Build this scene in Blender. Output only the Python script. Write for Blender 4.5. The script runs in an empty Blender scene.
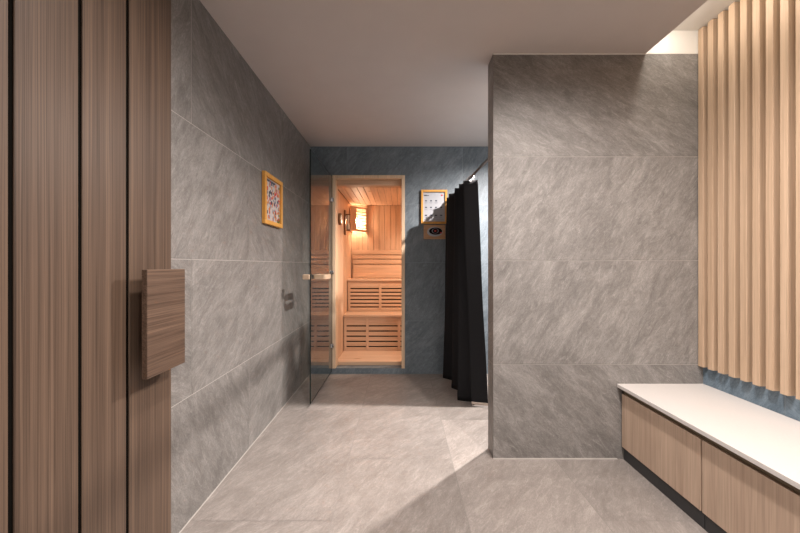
import bpy, bmesh, math, random
from mathutils import Vector, Matrix
R = random.Random(7)
SC = bpy.context.scene
COL = SC.collection
PI = math.pi

# ------------------------------------------------------------------ materials
def new_mat(name):
    m = bpy.data.materials.new(name); m.use_nodes = True
    nt = m.node_tree
    b = nt.nodes['Principled BSDF']
    return m, nt, b
def N(nt, t, **kw):
    n = nt.nodes.new(t)
    for k, v in kw.items():
        if k in n.inputs.keys(): n.inputs[k].default_value = v
        else: setattr(n, k, v)
    return n
def ramp(nt, stops):
    r = nt.nodes.new('ShaderNodeValToRGB')
    e = r.color_ramp.elements
    while len(e) < len(stops): e.new(0.5)
    for i, (p, c) in enumerate(stops):
        e[i].position = p; e[i].color = (*c, 1) if len(c) == 3 else c
    return r
def mixc(nt, mode, fac, a, b):
    n = nt.nodes.new('ShaderNodeMix'); n.data_type = 'RGBA'; n.blend_type = mode
    for idx, v in ((0, fac), (6, a), (7, b)):
        if hasattr(v, 'links') or hasattr(v, 'is_linked'): nt.links.new(v, n.inputs[idx])
        elif isinstance(v, (int, float)): n.inputs[idx].default_value = v
        else: n.inputs[idx].default_value = (*v, 1)
    return n.outputs[2]
def plain(name, col, rough=.5, metal=0, spec=.5, vary=.06, scale=40):
    m, nt, b = new_mat(name)
    tc = N(nt, 'ShaderNodeTexCoord')
    no = N(nt, 'ShaderNodeTexNoise', Scale=scale, Detail=3.0)
    nt.links.new(tc.outputs['Object'], no.inputs['Vector'])
    r = ramp(nt, [(.3, tuple(c*(1-vary) for c in col)), (.7, tuple(min(1, c*(1+vary)) for c in col))])
    nt.links.new(no.outputs['Fac'], r.inputs['Fac'])
    nt.links.new(r.outputs['Color'], b.inputs['Base Color'])
    b.inputs['Roughness'].default_value = rough; b.inputs['Metallic'].default_value = metal
    b.inputs['Specular IOR Level'].default_value = spec
    return m
def emit(name, col, strength):
    m, nt, b = new_mat(name)
    b.inputs['Base Color'].default_value = (*col, 1)
    b.inputs['Emission Color'].default_value = (*col, 1)
    b.inputs['Emission Strength'].default_value = strength
    return m
def wood(name, dark, light, axis='z', fine=90, along=1.6, rough=.42, line=.35, knots=0, spec=.35):
    m, nt, b = new_mat(name)
    tc = N(nt, 'ShaderNodeTexCoord'); oi = N(nt, 'ShaderNodeObjectInfo')
    cmb = N(nt, 'ShaderNodeVectorMath', operation='SCALE'); cmb.inputs[0].default_value = (13.1, 7.7, 21.3)
    nt.links.new(oi.outputs['Random'], cmb.inputs['Scale'])
    add = N(nt, 'ShaderNodeVectorMath', operation='ADD')
    nt.links.new(tc.outputs['Object'], add.inputs[0]); nt.links.new(cmb.outputs[0], add.inputs[1])
    def mp(f, a):
        q = N(nt, 'ShaderNodeMapping')
        q.inputs['Scale'].default_value = tuple(a if ax == axis else f for ax in 'xyz')
        nt.links.new(add.outputs[0], q.inputs['Vector']); return q
    q1, q2, q3 = mp(fine*.28, along*.5), mp(fine, along), mp(fine*3.2, along*3)
    n1 = N(nt, 'ShaderNodeTexNoise', Scale=1.0, Detail=3.0, Distortion=.15)
    n2 = N(nt, 'ShaderNodeTexNoise', Scale=1.0, Detail=5.0, Roughness=.65, Distortion=.08)
    n3 = N(nt, 'ShaderNodeTexNoise', Scale=1.0, Detail=2.0)
    for q, n in ((q1, n1), (q2, n2), (q3, n3)): nt.links.new(q.outputs[0], n.inputs['Vector'])
    mid = tuple((a+c)/2 for a, c in zip(dark, light))
    r1 = ramp(nt, [(.32, dark), (.5, mid), (.68, light)])
    mx = N(nt, 'ShaderNodeMath', operation='MULTIPLY_ADD'); mx.inputs[1].default_value = .32
    nt.links.new(n1.outputs['Fac'], mx.inputs[0])
    m2 = N(nt, 'ShaderNodeMath', operation='MULTIPLY'); m2.inputs[1].default_value = .68
    nt.links.new(n2.outputs['Fac'], m2.inputs[0]); nt.links.new(m2.outputs[0], mx.inputs[2])
    nt.links.new(mx.outputs[0], r1.inputs['Fac'])
    r3 = ramp(nt, [(.36, (1-line,)*3), (.52, (1, 1, 1))])
    nt.links.new(n3.outputs['Fac'], r3.inputs['Fac'])
    c = mixc(nt, 'MULTIPLY', 1.0, r1.outputs['Color'], r3.outputs['Color'])
    if knots:
        vo = N(nt, 'ShaderNodeTexVoronoi', Scale=3.2)
        qk = N(nt, 'ShaderNodeMapping'); qk.inputs['Scale'].default_value = tuple(.55 if ax == axis else 1.6 for ax in 'xyz')
        nt.links.new(add.outputs[0], qk.inputs['Vector']); nt.links.new(qk.outputs[0], vo.inputs['Vector'])
        rk = ramp(nt, [(.03, (.45, .28, .18)), (.11, (1, 1, 1))])
        nt.links.new(vo.outputs['Distance'], rk.inputs['Fac'])
        c = mixc(nt, 'MULTIPLY', knots, c, rk.outputs['Color'])
    nt.links.new(c, b.inputs['Base Color'])
    b.inputs['Roughness'].default_value = rough
    b.inputs['Specular IOR Level'].default_value = spec
    bp = N(nt, 'ShaderNodeBump', Strength=.12, Distance=.002)
    nt.links.new(n2.outputs['Fac'], bp.inputs['Height']); nt.links.new(bp.outputs[0], b.inputs['Normal'])
    return m
def stone(name, dark, mid, light, rough=.5, spec=.35, vein=.42):
    """grey slate-look porcelain, streaks across the tile; runs on the tile's own UV in metres"""
    m, nt, b = new_mat(name)
    uv = N(nt, 'ShaderNodeUVMap'); uv.uv_map = 'UVMap'
    at = N(nt, 'ShaderNodeAttribute', attribute_name='tone')
    def mp(rot, sc):
        q = N(nt, 'ShaderNodeMapping'); q.inputs['Rotation'].default_value = (0, 0, rot); q.inputs['Scale'].default_value = (*sc, 1)
        nt.links.new(uv.outputs[0], q.inputs['Vector']); return q
    a, s, f, w = mp(.75, (2.2, 4.6)), mp(.85, (8, 27)), mp(.6, (50, 130)), mp(.95, (3.5, 15))
    na = N(nt, 'ShaderNodeTexNoise', Scale=1.6, Detail=6.0, Roughness=.62, Distortion=.7)
    ns = N(nt, 'ShaderNodeTexNoise', Scale=1.3, Detail=8.0, Roughness=.72, Distortion=1.1)
    nf = N(nt, 'ShaderNodeTexNoise', Scale=1.6, Detail=4.0, Roughness=.7)
    nw = N(nt, 'ShaderNodeTexNoise', Scale=1.5, Detail=6.0, Roughness=.6, Distortion=1.6)
    for q, n in ((a, na), (s, ns), (f, nf), (w, nw)): nt.links.new(q.outputs[0], n.inputs['Vector'])
    def mul(x, k):
        n = N(nt, 'ShaderNodeMath', operation='MULTIPLY'); n.inputs[1].default_value = k; nt.links.new(x, n.inputs[0]); return n.outputs[0]
    def addm(x, y):
        n = N(nt, 'ShaderNodeMath', operation='ADD'); nt.links.new(x, n.inputs[0]); nt.links.new(y, n.inputs[1]); return n.outputs[0]
    h = addm(addm(mul(na.outputs['Fac'], .34), mul(ns.outputs['Fac'], .34)), mul(nf.outputs['Fac'], .32))
    r = ramp(nt, [(.39, dark), (.5, mid), (.61, light)])
    nt.links.new(h, r.inputs['Fac'])
    rv = ramp(nt, [(.47, (0, 0, 0)), (.5, (1, 1, 1)), (.53, (0, 0, 0))])
    nt.links.new(nw.outputs['Fac'], rv.inputs['Fac'])
    bw = N(nt, 'ShaderNodeRGBToBW'); nt.links.new(rv.outputs[0], bw.inputs[0])
    vm = mul(bw.outputs[0], vein)
    gate = ramp(nt, [(.45, (0, 0, 0)), (.62, (1, 1, 1))]); nt.links.new(ns.outputs['Fac'], gate.inputs['Fac'])
    gb = N(nt, 'ShaderNodeRGBToBW'); nt.links.new(gate.outputs[0], gb.inputs[0])
    vg = N(nt, 'ShaderNodeMath', operation='MULTIPLY'); nt.links.new(vm, vg.inputs[0]); nt.links.new(gb.outputs[0], vg.inputs[1])
    c = mixc(nt, 'MIX', vg.outputs[0], r.outputs['Color'], tuple(min(1, x*1.35) for x in light))
    tone = N(nt, 'ShaderNodeVectorMath', operation='SCALE'); nt.links.new(c, tone.inputs[0]); nt.links.new(at.outputs['Fac'], tone.inputs['Scale'])
    nt.links.new(tone.outputs[0], b.inputs['Base Color'])
    b.inputs['Roughness'].default_value = rough; b.inputs['Specular IOR Level'].default_value = spec
    bp = N(nt, 'ShaderNodeBump', Strength=.18, Distance=.003)
    nt.links.new(h, bp.inputs['Height']); nt.links.new(bp.outputs[0], b.inputs['Normal'])
    return m

M = {}
M['tile'] = stone('slate_tile', (.158, .147, .138), (.236, .222, .210), (.345, .325, .308))
M['tile_shade_tint'] = stone('shade_tinted_slate', (.084, .122, .158), (.130, .180, .226), (.200, .256, .304))  # blue cast of the shade is put into this tile colour
M['tile_back'] = stone('shade_tinted_back_slate', (.098, .122, .145), (.148, .178, .203), (.222, .254, .280))  # back wall slate, bluish tint of shaded areas mixed into its colour
M['tile_floor'] = stone('floor_slate', (.195, .172, .156), (.256, .228, .209), (.340, .306, .283), rough=.42, spec=.4)
M['grout'] = plain('grout', (.46, .43, .40), .8)
M['grout_floor'] = plain('floor_grout', (.255, .232, .215), .8)
M['grout_shade_tint'] = plain('shade_tinted_grout', (.23, .27, .30), .8)  # grout carries the same painted blue shade
M['paint'] = plain('ceiling_paint', (.62, .565, .54), .85, vary=.015, scale=6)
M['paint_white'] = plain('cove_paint', (.80, .78, .74), .8, vary=.015, scale=6)
M['walnut'] = wood('walnut_veneer', (.062, .038, .026), (.178, .117, .081), 'z', 150, .6, .45, .42)
M['walnut_h'] = wood('walnut_veneer_cross', (.066, .040, .028), (.185, .120, .084), 'y', 150, 1.0, .42, .42)
M['oak'] = wood('oak_veneer', (.43, .305, .225), (.60, .455, .345), 'z', 45, 1.2, .5, .14)
M['batten'] = wood('oak_batten', (.47, .325, .215), (.62, .455, .32), 'z', 60, 1.2, .5, .12)
M['batten_back'] = wood('oak_backing', (.15, .10, .055), (.22, .15, .085), 'z', 40, 1.2, .6, .12)
M['pine_v'] = wood('pine_upright', (.55, .345, .215), (.74, .51, .355), 'z', 26, .9, .5, .12, .7)
M['pine_y'] = wood('pine_lengthwise', (.55, .345, .215), (.74, .51, .355), 'y', 26, .9, .5, .12, .7)
M['pine_x'] = wood('pine_crosswise', (.55, .345, .215), (.74, .51, .355), 'x', 26, .9, .5, .12, .8)
M['pine_pale'] = wood('pale_pine_frame', (.66, .47, .31), (.82, .62, .44), 'z', 40, 1.0, .5, .1)
M['handle_wood'] = wood('pale_handle_wood', (.50, .36, .245), (.64, .49, .355), 'x', 40, 3, .45, .1)
M['frame_wood'] = wood('honey_picture_frame', (.66, .31, .065), (.82, .43, .11), 'z', 50, 2, .5, .1)
M['plaque_wood'] = wood('plaque_wood', (.46, .25, .13), (.64, .38, .21), 'x', 50, 2, .5, .15)
M['dark_wood'] = wood('brown_instrument_wood', (.16, .07, .025), (.27, .13, .05), 'z', 50, 2, .5, .15)
M['black'] = plain('black_backing', (.006, .005, .004), .95, spec=.03)
M['gap'] = plain('sauna_gap_shade', (.03, .015, .008), .9)  # near black painted as the shade between slats and boards
M['plinth'] = plain('charcoal_plinth', (.045, .046, .050), .5)
M['groove'] = plain('bronze_groove', (.20, .155, .10), .45, .3)
M['white_top'] = plain('white_quartz', (.64, .61, .585), .35, vary=.02, scale=120)
M['curtain'] = plain('black_curtain', (.011, .011, .013), .8, spec=.25, vary=.25, scale=300)
M['hem'] = plain('pale_hem', (.62, .52, .45), .8)
M['chrome'] = plain('chrome', (.62, .62, .63), .25, 1.0)
M['steel'] = plain('dark_steel', (.20, .19, .19), .35, .9)
M['print_paper'] = plain('print_paper', (.52, .47, .45), .7, vary=.03)
M['white_sheet'] = plain('white_sheet', (.44, .455, .49), .6, vary=.02)
M['ink'] = plain('dark_ink', (.05, .06, .09), .7)
M['ink_red'] = plain('red_ink', (.55, .05, .05), .7)
M['ink_orange'] = plain('orange_ink', (.62, .20, .05), .7)
M['ink_green'] = plain('olive_ink', (.13, .15, .03), .7)
M['ink_grey'] = plain('grey_ink', (.24, .25, .30), .7)
M['oval_grey'] = plain('pale_oval', (.40, .42, .45), .5)
M['dial'] = plain('dial_face', (.75, .70, .62), .4)
M['bulb'] = emit('bulb_glow', (1, .80, .56), 60)
def glass():
    m = bpy.data.materials.new('tinted_glass'); m.use_nodes = True
    nt = m.node_tree; nt.nodes.clear()
    out = N(nt, 'ShaderNodeOutputMaterial'); mix = N(nt, 'ShaderNodeMixShader')
    tr = N(nt, 'ShaderNodeBsdfTransparent'); tr.inputs['Color'].default_value = (.80, .82, .82, 1)
    gl = N(nt, 'ShaderNodeBsdfGlossy'); gl.inputs['Roughness'].default_value = 0.0; gl.inputs['Color'].default_value = (.95, .97, .97, 1)
    fr = N(nt, 'ShaderNodeFresnel', IOR=1.62); ge = N(nt, 'ShaderNodeNewGeometry')
    inv = N(nt, 'ShaderNodeMath', operation='SUBTRACT'); inv.inputs[0].default_value = 1.0
    mul = N(nt, 'ShaderNodeMath', operation='MULTIPLY')
    nt.links.new(ge.outputs['Backfacing'], inv.inputs[1]); nt.links.new(fr.outputs[0], mul.inputs[0]); nt.links.new(inv.outputs[0], mul.inputs[1])
    nt.links.new(mul.outputs[0], mix.inputs[0]); nt.links.new(tr.outputs[0], mix.inputs[1]); nt.links.new(gl.outputs[0], mix.inputs[2])
    nt.links.new(mix.outputs[0], out.inputs[0])
    return m
M['glass'] = glass()
M['glass_edge'] = plain('glass_edge', (.012, .018, .017), .2)

# ------------------------------------------------------------------ mesh building (all coordinates are places in the room: x right, y away, z up)
def root_of(o):
    p = Vector((0, 0, 0))
    while o is not None: p += o.location; o = o.parent
    return p
class MB:
    def __init__(s): s.bm = bmesh.new(); s.mi = 0
    def box(s, x0, x1, y0, y1, z0, z1, bev=0.0, seg=1):
        x0, x1 = sorted((x0, x1)); y0, y1 = sorted((y0, y1)); z0, z1 = sorted((z0, z1))
        v = [s.bm.verts.new(p) for p in ((x0,y0,z0),(x1,y0,z0),(x1,y1,z0),(x0,y1,z0),(x0,y0,z1),(x1,y0,z1),(x1,y1,z1),(x0,y1,z1))]
        fs = [s.bm.faces.new([v[i] for i in q]) for q in ((3,2,1,0),(4,5,6,7),(0,1,5,4),(1,2,6,5),(2,3,7,6),(3,0,4,7))]
        for f in fs: f.material_index = s.mi
        if bev:
            es = list({e for f in fs for e in f.edges})
            r = bmesh.ops.bevel(s.bm, geom=es, offset=bev, segments=seg, affect='EDGES', profile=.5)
            for f in r['faces']: f.material_index = s.mi
        return fs
    def tube(s, pts, rad, n=12, cap=True):
        pts = [Vector(p) for p in pts]; rings = []
        for i, p in enumerate(pts):
            d = (pts[min(i+1, len(pts)-1)] - pts[max(i-1, 0)]).normalized()
            u = d.cross(Vector((0, 0, 1)))
            if u.length < 1e-3: u = d.cross(Vector((0, 1, 0)))
            u.normalize(); w = d.cross(u)
            r = rad[i] if isinstance(rad, (list, tuple)) else rad
            rings.append([s.bm.verts.new(p + r*(math.cos(2*PI*k/n)*u + math.sin(2*PI*k/n)*w)) for k in range(n)])
        for a, b in zip(rings, rings[1:]):
            for k in range(n):
                f = s.bm.faces.new((a[k], a[(k+1) % n], b[(k+1) % n], b[k])); f.smooth = True; f.material_index = s.mi
        if cap:
            for r in (rings[0][::-1], rings[-1]):
                f = s.bm.faces.new(r); f.material_index = s.mi
    def torus(s, c, R_, r, axis='y', n=20, m=8):
        c = Vector(c); rings = []
        for i in range(n):
            a = 2*PI*i/n
            if axis == 'y': d = Vector((math.cos(a), 0, math.sin(a))); ax = Vector((0, 1, 0))
            elif axis == 'x': d = Vector((0, math.cos(a), math.sin(a))); ax = Vector((1, 0, 0))
            else: d = Vector((math.cos(a), math.sin(a), 0)); ax = Vector((0, 0, 1))
            rings.append([s.bm.verts.new(c + d*(R_ + r*math.cos(2*PI*k/m)) + ax*r*math.sin(2*PI*k/m)) for k in range(m)])
        for i in range(n):
            a, b = rings[i], rings[(i+1) % n]
            for k in range(m):
                f = s.bm.faces.new((a[k], a[(k+1) % m], b[(k+1) % m], b[k])); f.smooth = True; f.material_index = s.mi
    def prism(s, loop, axis, a0, a1):
        """loop of 2-D points extruded along axis"""
        def P(u, v, t): return {'x': (t, u, v), 'y': (u, t, v), 'z': (u, v, t)}[axis]
        A = [s.bm.verts.new(P(u, v, a0)) for u, v in loop]; B = [s.bm.verts.new(P(u, v, a1)) for u, v in loop]
        n = len(loop)
        fs = [s.bm.faces.new(A[::-1]), s.bm.faces.new(B)] + [s.bm.faces.new((A[i], A[(i+1) % n], B[(i+1) % n], B[i])) for i in range(n)]
        for f in fs: f.material_index = s.mi
    def build(s, name, mats, parent=None, **props):
        bmesh.ops.recalc_face_normals(s.bm, faces=s.bm.faces[:])
        off = root_of(parent)
        bmesh.ops.translate(s.bm, verts=s.bm.verts[:], vec=-off)
        me = bpy.data.meshes.new(name); s.bm.to_mesh(me); s.bm.free()
        for m in (mats if isinstance(mats, (list, tuple)) else [mats]): me.materials.append(M[m])
        o = bpy.data.objects.new(name, me); COL.objects.link(o); o.parent = parent
        for k, v in props.items(): o[k] = v
        return o
def thing(name, loc, label, cat, group=None, **kw):
    o = bpy.data.objects.new(name, None); o.location = loc; COL.objects.link(o)
    o.empty_display_size = .05
    o['label'] = label; o['category'] = cat
    if group: o['group'] = group
    return o
def onebox(name, mat, parent, *b, bev=0.0, **props):
    mb = MB(); mb.box(*b, bev=bev); return mb.build(name, mat, parent, **props)
def ring_pts(a, b, ca, cb, n=32):
    return [(ca + a*math.cos(2*PI*i/n), cb + b*math.sin(2*PI*i/n)) for i in range(n)]

# tiled wall: slab of grout colour + one face per tile standing 1.5 mm proud
def subtract(r, h):
    u0, u1, v0, v1 = r; a0, a1, b0, b1 = h
    if a0 >= u1 or a1 <= u0 or b0 >= v1 or b1 <= v0: return [r]
    out = []
    if u0 < a0: out.append((u0, a0, v0, v1))
    if u1 > a1: out.append((a1, u1, v0, v1))
    m0, m1 = max(u0, a0), min(u1, a1)
    if v0 < b0: out.append((m0, m1, v0, b0))
    if v1 > b1: out.append((m0, m1, b1, v1))
    return out
def tile_faces(bm, P, rects, uvl, tl, mi, seed, hole=None, flip=False, tv=.07, tones=None, angs=(.95, -.55, .7, -.9, .5, 1.1, -.7)):
    rr = random.Random(seed); gap = .0016
    for i, (u0, u1, v0, v1) in enumerate(rects):
        ox, oy = rr.uniform(0, 60), rr.uniform(0, 60); mir = 1; tone = 1 + rr.uniform(-tv, tv)
        rot = -(angs[i % len(angs)] + rr.uniform(-.12, .12)); sk = rr.choice((0, PI))
        if tones and i in tones: tone = tones[i]
        for (a, b, c, d) in (subtract((u0, u1, v0, v1), hole) if hole else [(u0, u1, v0, v1)]):
            g = gap
            a2 = a+g if a == u0 else a; b2 = b-g if b == u1 else b; c2 = c+g if c == v0 else c; d2 = d-g if d == v1 else d
            if b2-a2 < .004 or d2-c2 < .004: continue
            q = [(a2, c2), (b2, c2), (b2, d2), (a2, d2)]
            vs = [bm.verts.new(P(u, v)) for u, v in q]
            f = bm.faces.new(vs if not flip else vs[::-1]); f.material_index = mi
            for l in f.loops:
                p = q[vs.index(l.vert)]
                x, y = (p[0]-u0)*mir, p[1]-v0
                cs, sn = math.cos(rot+sk), math.sin(rot+sk)
                l[uvl].uv = (x*cs - y*sn + ox, x*sn + y*cs + oy); l[tl] = (tone, tone, tone, 1)
def tiled(name, faces, slab_boxes, mats, **props):
    """faces: list of (P, rects, hole, flip, seed, tones)"""
    mb = MB()
    uvl = mb.bm.loops.layers.uv.new('UVMap'); tl = mb.bm.loops.layers.float_color.new('tone')
    for b in slab_boxes: mb.box(*b)
    bmesh.ops.recalc_face_normals(mb.bm, faces=mb.bm.faces[:])
    for (P, rects, hole, flip, seed, tones, *an) in faces: tile_faces(mb.bm, P, rects, uvl, tl, 1, seed, hole, flip, tones=tones, **(dict(angs=an[0]) if an else {}))
    me = bpy.data.meshes.new(name); mb.bm.to_mesh(me); mb.bm.free()
    for m in mats: me.materials.append(M[m])
    o = bpy.data.objects.new(name, me); COL.objects.link(o)
    o['kind'] = 'structure'
    for k, v in props.items(): o[k] = v
    return o
def grid(us, vs_of):
    """us: list of (v0, v1, [u joints])"""
    return [(a, b, v0, v1) for (v0, v1, js) in us for a, b in zip(js, js[1:])]

# ------------------------------------------------------------------ the place
XL, XR, YB, YF, H = -.93, 1.765, 3.69, -1.6, 2.36
CAM_H = 1.13
PX0, PX1, PY0, PY1 = .542, 1.765, 2.07, 2.19      # the stub wall in front of the shower
COVE_X, COVE_H = 1.43, 2.495
rows = [(0, .55), (.55, 1.155), (1.155, 1.76), (1.76, H)]
# floor
def joints(start, a, b, p=1.2):
    k0 = math.ceil((a-start)/p - 1e-6); js = [a]
    x = start + k0*p
    while x < b - 1e-6:
        if x > a + 1e-6: js.append(x)
        x += p
    return js + [b]
frects = []
cols = [(XL, -.9, 1.57), (-.9, -.3, 1.57), (-.3, .3, 2.07), (.3, .9, 2.6), (.9, 1.5, 1.57), (1.5, XR, 2.07)]
tones_f = {}
for (a, b, st) in cols:
    js = joints(st, YF, YB)
    for y0, y1 in zip(js, js[1:]):
        if (a, b) == (.3, .9) and abs(y0-1.4) < .01: tones_f[len(frects)] = 1.14
        if (a, b) == (-.3, .3) and abs(y0-.87) < .01: tones_f[len(frects)] = .95
        frects.append((a, b, y0, y1))
tiled('floor', [(lambda u, v: (u, v, 0.0), frects, None, False, 5, tones_f, (.75, 1.0, .6, 1.2, .85))],
      [(XL-.05, XR+.05, YF-.05, YB+.06, -.08, -.0012)], ['grout_floor', 'tile_floor'])
# left wall
def wall_rects(y0, y1, starts):
    out = []
    for (z0, z1), st in zip(rows, starts):
        js = joints(st, y0, y1); out += [(a, b, z0, z1) for a, b in zip(js, js[1:])]
    return out
tiled('wall_left', [(lambda u, v: (XL, u, v), wall_rects(YF, YB, (2.19, 1.584, 2.19, 1.584)), None, False, 21, {i: .87+.05*((i*7) % 5)/4 for i in range(60)})],
      [(XL-.08, XL-.0012, YF, YB+.06, 0, H)], ['grout', 'tile'])
# wall behind the camera, right wall
tiled('wall_front', [(lambda u, v: (u, YF, v), [(a, b, z0, z1) for z0, z1 in rows for a, b in zip(joints(-.33, XL, XR), joints(-.33, XL, XR)[1:])], None, True, 22, None)],
      [(XL-.08, XR+.08, YF-.08, YF-.0012, 0, COVE_H)], ['grout', 'tile'])
tiled('wall_right', [(lambda u, v: (XR, u, v), wall_rects(YF, PY0, (.43, .43, .43, .43)), None, True, 23, None),
                     (lambda u, v: (XR, u, v), wall_rects(PY1, YB, (2.8, 2.8, 2.8, 2.8)), None, True, 24, None)],
      [(XR+.0012, XR+.08, YF, YB+.06, 0, COVE_H)], ['grout_shade_tint', 'tile_shade_tint'])
# back wall with the sauna opening
OX0, OX1, OZ0, OZ1 = -.70, .05, .06, 2.06
br = []
for i, (z0, z1) in enumerate(rows):
    js = joints(.05 + (.6 if i % 2 else .0), XL, XR); br += [(a, b, z0, z1) for a, b in zip(js, js[1:])]
tiled('wall_back', [(lambda u, v: (u, YB, v), br, (OX0, OX1, OZ0, OZ1), False, 31, None, (1.05, .9, .8, 1.15)),
                    (lambda u, v: (u, v, OZ0), [(OX0, OX1, YB, YB+.1)], None, False, 32, None)],
      [(XL, OX0, YB+.0012, YB+.1, 0, H), (OX1, XR, YB+.0012, YB+.1, 0, H), (OX0, OX1, YB+.0012, YB+.1, OZ1, H), (OX0, OX1, YB+.0012, YB+.1, 0, OZ0-.0012)],
      ['grout_shade_tint', 'tile_back'])
# stub wall
pr = [(PX0, PX1, z0, z1) for z0, z1 in rows]; ps = [(PY0, PY1, z0, z1) for z0, z1 in rows]
tiled('wall_partition', [(lambda u, v: (u, PY0, v), pr, None, False, 45, {0: .96, 1: 1.02, 2: 1.02, 3: 1.0}, (-.75, .95, .9, -.42)), (lambda u, v: (u, PY1, v), pr, None, True, 42, None),
                         (lambda u, v: (PX0, u, v), ps, None, True, 43, None)],
      [(PX0+.0012, PX1, PY0+.0012, PY1-.0012, 0, H)], ['grout', 'tile'])
# ceiling with the light cove along the slatted wall
mb = MB()
mb.box(XL-.08, COVE_X, YF-.08, YB+.1, H, H+.03)
mb.box(COVE_X-.015, COVE_X, YF-.08, PY0, H+.03, COVE_H-.0)
mb.box(COVE_X, XR+.08, PY0+.0301, YB+.1, H, H+.03)
mb.build('ceiling', 'paint', kind='structure')
mb = MB()
mb.box(COVE_X-.015, XR+.08, YF-.08, PY0+.03, COVE_H, COVE_H+.03)
mb.box(COVE_X-.0149, XR, PY0, PY0+.03, H+.0001, COVE_H)
mb.build('ceiling_cove', 'paint_white', kind='structure')
# thin pale sealant beads
onebox('trim_1', 'paint_white', None, PX0, COVE_X, PY0-.005, PY0, H-.006, H, kind='structure')
onebox('trim_2', 'grout', None, PX0, 1.262, PY0-.006, PY0, 0, .006, kind='structure')
onebox('trim_3', 'grout', None, XL, XL+.0035, .4, YB, 0, .0035, kind='structure')

# ------------------------------------------------------------------ plank door on the left
DX = -.88
d = thing('plank_door', (-.9, .9, 0), 'tall brown walnut plank door with black grooves standing before the grey tiled left wall', 'door')
onebox('backing', 'black', d, -.9295, DX-.005, .40, 1.366, .02, 2.34, label='black backing seen in the grooves')
for (a, b) in ((.47, .632), (.643, .799), (.8116, .973), (.985, 1.143), (1.156, 1.368)):
    onebox('plank', 'walnut', d, DX-.0049, DX, a, b, .02, 2.34, bev=.0012)
hd = onebox('pull_handle', 'walnut_h', d, -.830, -.811, 1.141, 1.342, .762, 1.115, bev=.0015, label='square walnut pull plate')
mb = MB(); mb.tube([(-.881, 1.245, 1.03), (-.826, 1.245, 1.03)], .012); mb.tube([(-.881, 1.245, .86), (-.826, 1.245, .86)], .012)
mb.build('standoff', 'steel', hd)

# ------------------------------------------------------------------ sauna room
SX, SX1, SZ0, SZ1, SY = -.68, 1.15, .10, 1.96, 4.95
def boards(name, mat, planes, thick, **props):
    mb = MB(); mb.mi = 1
    for b in planes['slab']: mb.box(*b)
    mb.mi = 0
    for b in planes['boards']: mb.box(*b, bev=.003)
    return mb.build(name, [mat, 'gap'], None, kind='structure')
p = .078; g = .0025
n = int((SX1-SX)/p)
boards('wall_sauna_back', 'pine_v', dict(slab=[(SX, SX1, SY+.012, SY+.05, 0, SZ1+.1)],
       boards=[(SX+i*p+g/2, SX+(i+1)*p-g/2, SY, SY+.013, SZ0-.02, SZ1) for i in range(n)]), 0)
n2 = int((SY-3.80)/p)+1
boards('wall_sauna_left', 'pine_v', dict(slab=[(SX-.05, SX-.012, 3.79, SY+.05, 0, SZ1+.1)],
       boards=[(SX-.013, SX, 3.80+i*p+g/2, min(SY, 3.80+(i+1)*p-g/2), SZ0-.02, SZ1) for i in range(n2)]), 0)
boards('wall_sauna_right', 'pine_v', dict(slab=[(SX1+.012, SX1+.05, 3.79, SY+.05, 0, SZ1+.1)],
       boards=[(SX1, SX1+.013, 3.80+i*p+g/2, min(SY, 3.80+(i+1)*p-g/2), SZ0-.02, SZ1) for i in range(n2)]), 0)
boards('wall_sauna_front', 'pine_v', dict(slab=[(.05, SX1, 3.79, 3.80, 0, SZ1+.1)],
       boards=[(.055+i*p+g/2, .055+(i+1)*p-g/2, 3.80, 3.812, SZ0, SZ1) for i in range(14)]), 0)
boards('ceiling_sauna', 'pine_y', dict(slab=[(SX-.05, SX1+.05, 3.79, SY+.05, SZ1+.012, SZ1+.05)],
       boards=[(SX+i*.072+g/2, SX+(i+1)*.072-g/2, 3.80, SY, SZ1, SZ1+.013) for i in range(26)]), 0)
boards('floor_sauna', 'pine_x', dict(slab=[(SX-.05, SX1+.05, 3.80, SY+.05, .02, SZ0-.022)],
       boards=[(SX, SX1, 3.80+i*.062+.003, 3.80+(i+1)*.062-.003, SZ0-.025, SZ0) for i in range(8)] + [(SX, SX1, 3.79, 3.803, .06, SZ0)]), 0)
# door lining
mb = MB()
mb.box(OX0, OX0+.034, YB-.014, 3.81, OZ0, OZ1-.0345, bev=.002); mb.box(OX1-.034, OX1, YB-.014, 3.81, OZ0, OZ1-.0345, bev=.002)
mb.box(OX0, OX1, YB-.014, 3.81, OZ1-.034, OZ1, bev=.002)
mb.build('trim_sauna_door_frame', 'pine_pale', kind='structure')
onebox('trim_sauna_head', 'pine_x', None, OX0+.034, OX1-.034, 3.745, 3.809, 1.966, 2.0255, kind='structure')

def slat_front(parent, x0, x1, yf, z0, z1, ngap, posts, topz):
    """slatted bench front: dark sheet behind in place of shade, horizontal slats, upright posts"""
    onebox('gap_shade_panel', 'gap', parent, x0, x1, yf+.02, yf+.03, z0, z1, label='dark sheet painted as the shade behind the slats')
    hg = .016; zz0, zz1 = z0+.045, topz-.055
    pitch = (zz1-zz0)/ngap
    z = z0
    for i in range(ngap+1):
        top = zz0 + i*pitch if i < ngap else z1
        mb = MB(); mb.box(x0+.002, x1-.002, yf, yf+.016, z, top, bev=.002); mb.build('slat', 'pine_x', parent)
        z = top + hg
    for px in posts:
        onebox('post', 'pine_v', parent, px-.016, px+.016, yf-.006, yf+.001, z0+.03, z1-.02, bev=.001)
lb = thing('sauna_bench', (.2, 4.4, SZ0), 'lower pine sauna bench with slatted front just above the sauna floor', 'bench', 'sauna benches')
mb = MB()
for i in range(3): mb.box(SX+.002, SX1-.002, 4.24+i*.113, 4.24+i*.113+.107, .510, .535, bev=.003)
mb.build('bench_seat', 'pine_x', lb)
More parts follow.
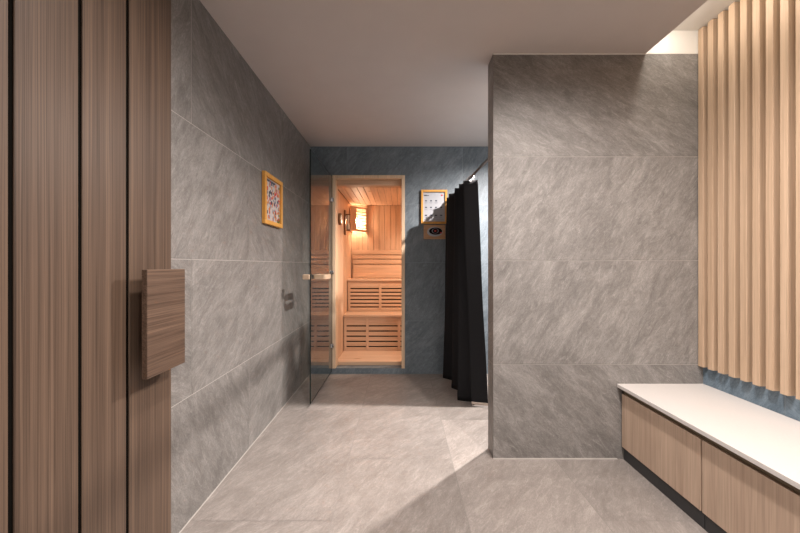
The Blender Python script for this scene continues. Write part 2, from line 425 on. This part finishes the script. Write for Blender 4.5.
slat_front(lb, SX+.004, SX1-.004, 4.255, SZ0, .509, 5, (-.655, -.39, -.012, .4, .8), .509)
ub = thing('sauna_bench', (.2, 4.75, SZ0), 'upper pine sauna bench with slatted front under the backrest boards', 'bench', 'sauna benches')
mb = MB()
for i in range(3): mb.box(SX+.002, SX1-.002, 4.562+i*.125, 4.562+i*.125+.118, .921, .946, bev=.003)
mb.build('bench_seat', 'pine_x', ub)
slat_front(ub, SX+.004, SX1-.004, 4.58, .536, .920, 6, (-.655, -.255, .25, .75), .920)
bk = thing('backrest_boards', (.2, 4.94, .95), 'pine backrest of horizontal boards fixed to the sauna back wall', 'backrest')
for (a, b) in ((1.275, 1.335), (1.215, 1.265), (1.145, 1.205), (.952, 1.135)):
    onebox('backrest_board', 'pine_x', bk, SX+.03, SX1-.01, 4.912, 4.934, a, b, bev=.003)
for x in (-.5, .3, .9):
    onebox('backrest_batten', 'pine_v', bk, x-.02, x+.02, 4.935, 4.949, .952, 1.33)
# corner lamp in the sauna: two slatted sides and rails round a bulb
lp = thing('sauna_corner_lamp', (SX+.06, SY-.06, 1.6), 'glowing wooden corner lamp high in the back left corner of the sauna', 'lamp')
lx0, lx1, ly0 = SX+.012, SX+.215, SY-.215
zb, zt = 1.585, 1.915
def frame_bar(nm, *b): return onebox(nm, 'pine_v', lp, *b, bev=.002)
mb = MB(); mb.prism([(lx0+.001, ly0), (lx0+.02, ly0-.012), (lx0+.08, ly0+.050), (lx0+.066, ly0+.062)], 'z', zb, zt); mb.build('lamp_stile', 'pine_v', lp)
frame_bar('lamp_stile', lx1-.02, lx1, SY-.04, SY-.002, zb, zt)
for (z0, z1) in ((zb, zb+.025), (zt-.025, zt)):
    mb = MB(); mb.prism([(lx0+.02, ly0), (lx0+.034, ly0), (lx1, SY-.05), (lx1, SY-.03), (lx1-.02, SY-.03)], 'z', z0, z1)
    mb.build('lamp_rail', 'pine_x', lp)
onebox('lamp_side', 'pine_v', lp, lx0, lx0+.012, ly0+.021, SY-.004, zb, zt, bev=.001)
for i in range(6):
    z = zb+.045 + i*.043
    mb = MB(); mb.prism([(lx0+.022, ly0+.004), (lx0+.028, ly0), (lx1-.004, SY-.045), (lx1-.010, SY-.04)], 'z', z, z+.010)
    mb.build('lamp_slat', 'pine_x', lp)
mb = MB(); bmesh.ops.create_uvsphere(mb.bm, u_segments=20, v_segments=12, radius=.03, matrix=Matrix.Translation((SX+.09, SY-.09, 1.72)))
for f in mb.bm.faces: f.smooth = True
mb.build('bulb', 'bulb', lp)
mb = MB(); mb.tube([(SX+.09, SY-.09, 1.75), (SX+.09, SY-.09, 1.80)], .016); mb.tube([(SX+.09, SY-.09, 1.785), (SX+.03, SY-.09, 1.785), (SX+.001, SY-.09, 1.785)], .007)
mb.build('lamp_socket', 'dial', lp)
# round thermometer and sand timer on the sauna's left wall
th = thing('sauna_thermometer', (SX+.01, 3.95, 1.64), 'round wooden thermometer on the left sauna wall beside the tall timer', 'thermometer')
mb = MB(); mb.tube([(SX-.002, 3.95, 1.64), (SX+.028, 3.95, 1.64)], .065, 28); mb.build('case', 'dark_wood', th)
mb = MB(); mb.tube([(SX+.0282, 3.95, 1.64), (SX+.031, 3.95, 1.64)], .048, 28); mb.build('dial', 'dial', th)
onebox('needle', 'ink', th, SX+.0312, SX+.033, 3.948, 3.952, 1.635, 1.68)
sg = thing('sand_timer', (SX+.01, 4.35, 1.62), 'tall narrow brown sand timer board on the left sauna wall by the corner lamp', 'sand timer')
onebox('board', 'dark_wood', sg, SX+.0005, SX+.018, 4.31, 4.39, 1.50, 1.80, bev=.003)
mb = MB(); mb.tube([(SX+.045, 4.35, z) for z in (1.56, 1.57, 1.61, 1.645, 1.65, 1.655, 1.69, 1.73, 1.74)], [.012, .02, .02, .006, .004, .006, .02, .02, .012], 14)
mb.build('glass_bulbs', 'dial', sg)
for z in (1.55, 1.74): onebox('bracket', 'dark_wood', sg, SX+.018, SX+.07, 4.325, 4.375, z, z+.012)

# ------------------------------------------------------------------ glass sauna door, swung open towards us
gd = thing('glass_door', (-.706, 3.67, .035), 'tinted frameless glass sauna door swung open beside the tiled left wall', 'door')
mb = MB()
fs = mb.box(-.711, -.701, 2.80, 3.672, .035, 2.043)
for f in fs:
    if abs(f.calc_center_median().x + .706) < .004: f.material_index = 1
mb.build('glass_pane', ['glass', 'glass_edge'], gd)
# handle: a flat wooden loop on the near side and a short block beyond the glass
hn = MB()
def loop(ax, ay, cx, cy, n=48, pw=6):
    out = []
    for i in range(n):
        t = 2*PI*i/n; c, s = math.cos(t), math.sin(t)
        out.append((cx + ax*math.copysign(abs(c)**(2/pw), c), cy + ay*math.copysign(abs(s)**(2/pw), s)))
    return out
O, I = loop(.056, .105, -.6445, 2.95), loop(.040, .082, -.6445, 2.95)
hz0, hz1 = 1.017, 1.053
vs = [[hn.bm.verts.new((x, y, z)) for x, y in L] for L, z in ((O, hz0), (O, hz1), (I, hz0), (I, hz1))]
nn = len(O)
for i in range(nn):
    j = (i+1) % nn
    for a, b in ((0, 1), (1, 3), (3, 2), (2, 0)):
        f = hn.bm.faces.new((vs[a][i], vs[a][j], vs[b][j], vs[b][i]))
        f.smooth = False
hn.build('door_handle', 'handle_wood', gd, label='pale wooden loop handle')
onebox('handle_block', 'handle_wood', gd, -.765, -.7112, 2.79, 2.85, 1.015, 1.055, bev=.004)
for z in (1.80, 1.055, .30):
    h = onebox('hinge', 'chrome', gd, -.715, -.690, 3.640, 3.676, z-.022, z+.022, bev=.003)
    mb = MB(); mb.tube([(-.6895, 3.655, z-.018), (-.6895, 3.655, z+.018)], .008); mb.build('hinge_pin', 'steel', h)

# ------------------------------------------------------------------ shower curtain on its rod
def rod_x(y): return .586 - .034*(y-2.19)
RZ = 1.828
rd = thing('curtain_rod', (.55, 2.19, RZ), 'dark steel curtain rod running from the stub wall to the back wall', 'curtain rod')
mb = MB(); mb.tube([(rod_x(PY1+.003), PY1+.003, RZ), (rod_x(YB-.003), YB-.003, RZ)], .0095, 14); mb.build('rod', 'steel', rd)
for y0, y1 in ((PY1+.0005, PY1+.008), (YB-.008, YB-.0005)):
    x = rod_x(y0); mb = MB(); mb.tube([(x, y0, RZ), (x, y1, RZ)], .022, 18); mb.build('flange', 'steel', rd)
cu = thing('shower_curtain', (.55, 2.8, .02), 'long black shower curtain bunched in deep folds behind the stub wall', 'curtain')
TOPP = [(.614, 2.80), (.504, 2.83), (.60, 2.89), (.490, 2.95), (.59, 3.03), (.479, 3.11), (.58, 3.22), (.462, 3.36), (.56, 3.46), (.465, 3.54), (.55, 3.61), (.495, 3.68)]
BOTP = [(.700, 2.82), (.576, 2.855), (.66, 2.90), (.480, 2.97), (.62, 3.09), (.474, 3.27), (.60, 3.40), (.430, 3.56), (.54, 3.605), (.445, 3.64), (.53, 3.665), (.48, 3.685)]
def plan(P, u):
    i = min(int(u), len(P)-2); f = u-i
    e = f*f*(3-2*f); e = .35*f + .65*e
    (x0, y0), (x1, y1) = P[i], P[i+1]
    return x0+(x1-x0)*e, y0+(y1-y0)*(f*.8+.2*e)
def cur_pt(s, t):
    """s along the curtain, t 0 top .. 1 bottom"""
    u = s*(len(TOPP)-1)
    a, b = plan(TOPP, u), plan(BOTP, u)
    q = t**1.15
    wv = .006*math.sin(9*t+2.3*u)*t*(1-t)*2
    return (a[0]+(b[0]-a[0])*q + wv, a[1]+(b[1]-a[1])*q + wv*.5, 1.802+((.013 if u < 1.1 else .0015)-1.802)*t - .006*math.sin(PI*u)**2*(1-t))
def cur_mesh(t0, t1, nt, off=(0, 0, 0), s1=1.0):
    mb = MB(); ns = 198; g_ = []
    for j in range(nt+1):
        t = t0 + (t1-t0)*j/nt
        g_.append([mb.bm.verts.new(Vector(cur_pt(s1*i/ns, t)) + Vector(off)) for i in range(ns+1)])
    for j in range(nt):
        for i in range(ns):
            f = mb.bm.faces.new((g_[j][i], g_[j][i+1], g_[j+1][i+1], g_[j+1][i])); f.smooth = True
    return mb
c_ = cur_mesh(0, 1.0, 40).build('fabric', 'curtain', cu)
sm = c_.modifiers.new('thick', 'SOLIDIFY'); sm.thickness = .003; sm.offset = 0
h_ = cur_mesh(.988, 1.0, 2, s1=.105).build('hem', 'hem', cu, label='pale bottom hem of the front fold')
sm = h_.modifiers.new('thick', 'SOLIDIFY'); sm.thickness = .0046; sm.offset = 0
for k in range(11):
    s = (k+.5)/11
    y = cur_pt(s, .015)[1]
    mb = MB(); mb.torus((rod_x(y), y, RZ-.0135), .0245, .0035, 'y'); mb.build('curtain_ring', 'chrome', cu)

# ------------------------------------------------------------------ pictures
# illustrated print on the left wall
pa = thing('framed_picture', (XL, 2.585, 1.59), 'honey wood framed print of small coloured pictures on the left wall', 'picture', 'framed pictures')
y0, y1, z0, z1 = 2.39, 2.745, 1.412, 1.766
def frame4(parent, along, u0, u1, z0, z1, w, d0, d1):
    for (a, b, c, e) in ((u0, u1, z1-w, z1), (u0, u1, z0, z0+w), (u0, u0+w, z0+w, z1-w), (u1-w, u1, z0+w, z1-w)):
        if along == 'y': onebox('frame_bar', 'frame_wood', parent, d0, d1, a, b, c, e, bev=.002)
        else: onebox('frame_bar', 'frame_wood', parent, a, b, d0, d1, c, e, bev=.002)
frame4(pa, 'y', y0, y1, z0, z1, .029, XL+.0008, XL+.026)
sh = onebox('print_sheet', 'print_paper', pa, XL+.001, XL+.010, y0+.03, y1-.03, z0+.03, z1-.03)
rr = random.Random(4); marks = {k: MB() for k in ('ink_red', 'ink_orange', 'ink_grey', 'ink_green', 'ink')}
fx = XL+.0102
marks['ink'].box(fx, fx+.001, y0+.04, y1-.12, z1-.052, z1-.038)
for i in range(5):
    for j in range(6):
        cy, cz = y0+.06+i*.058, z0+.058+j*.045
        for q in range(4):
            k = rr.choice(('ink_red', 'ink_orange', 'ink_orange', 'ink_grey', 'ink'))
            yy, zz = cy+rr.uniform(-.022, .022), cz+rr.uniform(-.016, .016)
            w, hgt = rr.uniform(.006, .013), rr.uniform(.007, .016)
            marks[k].prism([(yy+w*math.cos(a*PI/4+.3), zz+hgt*math.sin(a*PI/4+.3)) for a in range(8)], 'x', fx, fx+.0008+.0002*q)
for (cy, cz, w) in ((y1-.05, z0+.05, .02), (y1-.075, z0+.045, .014), (y1-.045, z0+.09, .012), (y1-.045, z1-.06, .012)):
    marks['ink_green'].prism([(cy+w*math.cos(a*PI/5), cz+w*math.sin(a*PI/5)) for a in range(10)], 'x', fx, fx+.0012)
for k, m_ in marks.items(): m_.build('printed_marking', k, sh)
# white sheet with rows of marks on the back wall
pb = thing('framed_picture', (.352, YB, 1.73), 'honey wood framed white sheet with rows of dark marks on the back wall', 'picture', 'framed pictures')
x0, x1, z0, z1 = .217, .487, 1.556, 1.906
frame4(pb, 'x', x0, x1, z0, z1, .022, YB-.026, YB-.0008)
sh = onebox('print_sheet', 'white_sheet', pb, x0+.02, x1-.02, YB-.011, YB-.001, z0+.02, z1-.02)
mk, mr, ml = MB(), MB(), MB()
fy = YB-.0112
mk.box(x0+.032, x0+.062, fy-.001, fy, z1-.062, z1-.050); mk.box(x0+.066, x0+.08, fy-.001, fy, z1-.060, z1-.052)
mr.box(x1-.062, x1-.045, fy-.001, fy, z1-.062, z1-.048)
for j, cz in enumerate((z1-.112, z1-.18, z1-.262)):
    for i in range(4 if j else 3):
        cx = x0+.052+i*.052
        w = .011 if j < 2 else .014
        mk.prism([(cx+w*math.cos(a*PI/6), cz+.007*math.sin(a*PI/6)) for a in range(12)], 'y', fy-.001, fy)
        ml.box(cx-.015, cx+.015, fy-.0008, fy, cz-.019, cz-.016); ml.box(cx-.012, cx+.012, fy-.0008, fy, cz-.026, cz-.0235)
ml.box(x0+.034, x1-.036, fy-.0008, fy, z0+.044, z0+.047)
mk.build('printed_lettering', 'ink', sh); mr.build('printed_marking', 'ink_red', sh); ml.build('printed_lettering', 'ink_grey', sh)
# small plaque with a dark oval below it
pq = thing('wall_plaque', (.35, YB, 1.47), 'small brown plaque with a dark oval emblem under the framed white sheet', 'plaque')
onebox('board', 'plaque_wood', pq, .245, .47, YB-.014, YB-.0008, 1.398, 1.545, bev=.002)
cx, cz = .362, 1.474
for nm, mt, a, b, dx, dz, d0, d1 in (('pale_oval', 'oval_grey', .082, .050, -.002, 0, .0142, .0155), ('dark_oval', 'black', .068, .037, .006, .006, .0157, .0172),
                                     ('grey_oval', 'ink_grey', .036, .026, .002, .008, .0174, .0186), ('centre_disc', 'black', .027, .023, .002, .008, .0188, .0202), ('red_dot', 'ink_red', .011, .010, .002, .008, .0204, .0216)):
    mb = MB(); mb.prism(ring_pts(a, b, cx+dx, cz+dz), 'y', YB-d1, YB-d0); mb.build(nm, mt, pq)
mb = MB(); mb.prism(ring_pts(.010, .008, cx+.062, cz-.012, 12), 'y', YB-.0190, YB-.0174); mb.build('red_dot', 'ink_red', pq)

# ------------------------------------------------------------------ slatted wall on the right
sw = thing('slatted_wall_panel', (1.76, 1.3, .545), 'pale oak batten wall panel above the white bench top', 'wall panel')
SZB, SZT, BY0 = .545, COVE_H-.002, .62
onebox('backing', 'batten_back', sw, 1.7625, XR-.0002, BY0, PY0-.006, SZB+.006, SZT)
pitch = .0635; k = 0; y = PY0-.006
while y - .038 > BY0:
    onebox('batten', 'batten', sw, 1.730, 1.7624, y-.0345, y, SZB, SZT, bev=.0012)
    y -= pitch; k += 1
# ------------------------------------------------------------------ bench
bt = onebox('worktop', 'white_top', None, 1.262, XR-.001, .40, PY0-.001, .419, .440, bev=.002,
            label='long white stone bench top over the oak cabinets', category='worktop')
for (a, b, lab) in ((1.518, PY0-.008, 'oak fronted low cabinet touching the grey stub wall under the white bench top'),
                    (.965, 1.515, 'oak fronted low cabinet nearer the viewer under the white bench top')):
    cb = thing('bench_cabinet', (1.5, (a+b)/2, 0), lab, 'cabinet', 'bench cabinets')
    onebox('carcass', 'oak', cb, 1.305, XR-.002, a, b, .078, .4185)
    onebox('door', 'oak', cb, 1.285, 1.304, a+.002, b-.002, .078, .386, bev=.001)
    onebox('grip_groove', 'groove', cb, 1.296, 1.3048, a, b, .387, .418, label='bronze finger groove above the door')
    onebox('plinth', 'plinth', cb, 1.300, XR-.003, a, b, .0005, .0775, label='charcoal plinth')

# ------------------------------------------------------------------ camera and lights
cam = bpy.data.cameras.new('camera'); co = bpy.data.objects.new('camera', cam); COL.objects.link(co)
co.location = (0, 0, CAM_H); co.rotation_euler = (PI/2, 0, 0)
cam.sensor_width = 36; cam.lens = 16.0; cam.shift_y = -1.5/800; cam.clip_start = .02
SC.camera = co
def spot(name, loc, power, col=(1, .90, .80), size=160, blend=.6, rad=.03, to=None):
    l = bpy.data.lights.new(name, 'SPOT'); l.energy = power; l.color = col; l.spot_size = math.radians(size); l.spot_blend = blend; l.shadow_soft_size = rad
    o = bpy.data.objects.new(name, l); COL.objects.link(o); o.location = loc
    if to: o.rotation_euler = (Vector(to)-Vector(loc)).to_track_quat('-Z', 'Y').to_euler()
    return o
def area(name, loc, sx, sy, power, col, rot=(0, 0, 0)):
    l = bpy.data.lights.new(name, 'AREA'); l.shape = 'RECTANGLE'; l.size = sx; l.size_y = sy; l.energy = power; l.color = col
    o = bpy.data.objects.new(name, l); COL.objects.link(o); o.location = loc; o.rotation_euler = rot
    return o
spot('shower_downlight', (1.12, 2.77, 2.34), 215, (1, .915, .86), size=165, blend=.9, rad=.022)
spot('room_downlight_a', (-.02, 1.13, 2.34), 38, (1, .905, .85), size=170, blend=1.0, rad=.035)
spot('room_downlight_b', (.85, 1.13, 2.34), 74, (1, .905, .85), size=170, blend=1.0, rad=.035)
spot('rear_fill_c', (-.02, -.7, 2.34), 38, (1, .915, .865), rad=.2)  # unseen fill added behind the camera for soft ambient light
spot('rear_fill_d', (.85, -.7, 2.34), 92, (1, .915, .865), rad=.1)  # second added fill at the rear, stands for no known lamp
# LED strip on the inner lip of the cove, washing the slats
area('cove_led_strip', (COVE_X+.028, .78, COVE_H-.015), .05, 2.45, 4.4, (1, .91, .80), (0, -math.radians(38), 0))
pl = bpy.data.lights.new('sauna_bulb', 'POINT'); pl.energy = 20; pl.color = (1, .74, .52); pl.shadow_soft_size = .032
po = bpy.data.objects.new('sauna_bulb', pl); COL.objects.link(po); po.location = (SX+.09, SY-.09, 1.72)
spot('sauna_fill', (.45, 4.0, 1.93), 34, (1, .78, .60), rad=.05)  # fill added to brighten the sauna beyond what the corner lamp gives

w = bpy.data.worlds.new('world'); SC.world = w; w.use_nodes = True
w.node_tree.nodes['Background'].inputs[0].default_value = (.02, .022, .025, 1)
vs_ = SC.view_settings
vs_.view_transform = 'Standard'; vs_.look = 'None'; vs_.gamma = 1; vs_.use_curve_mapping = False; vs_.exposure = 1.15
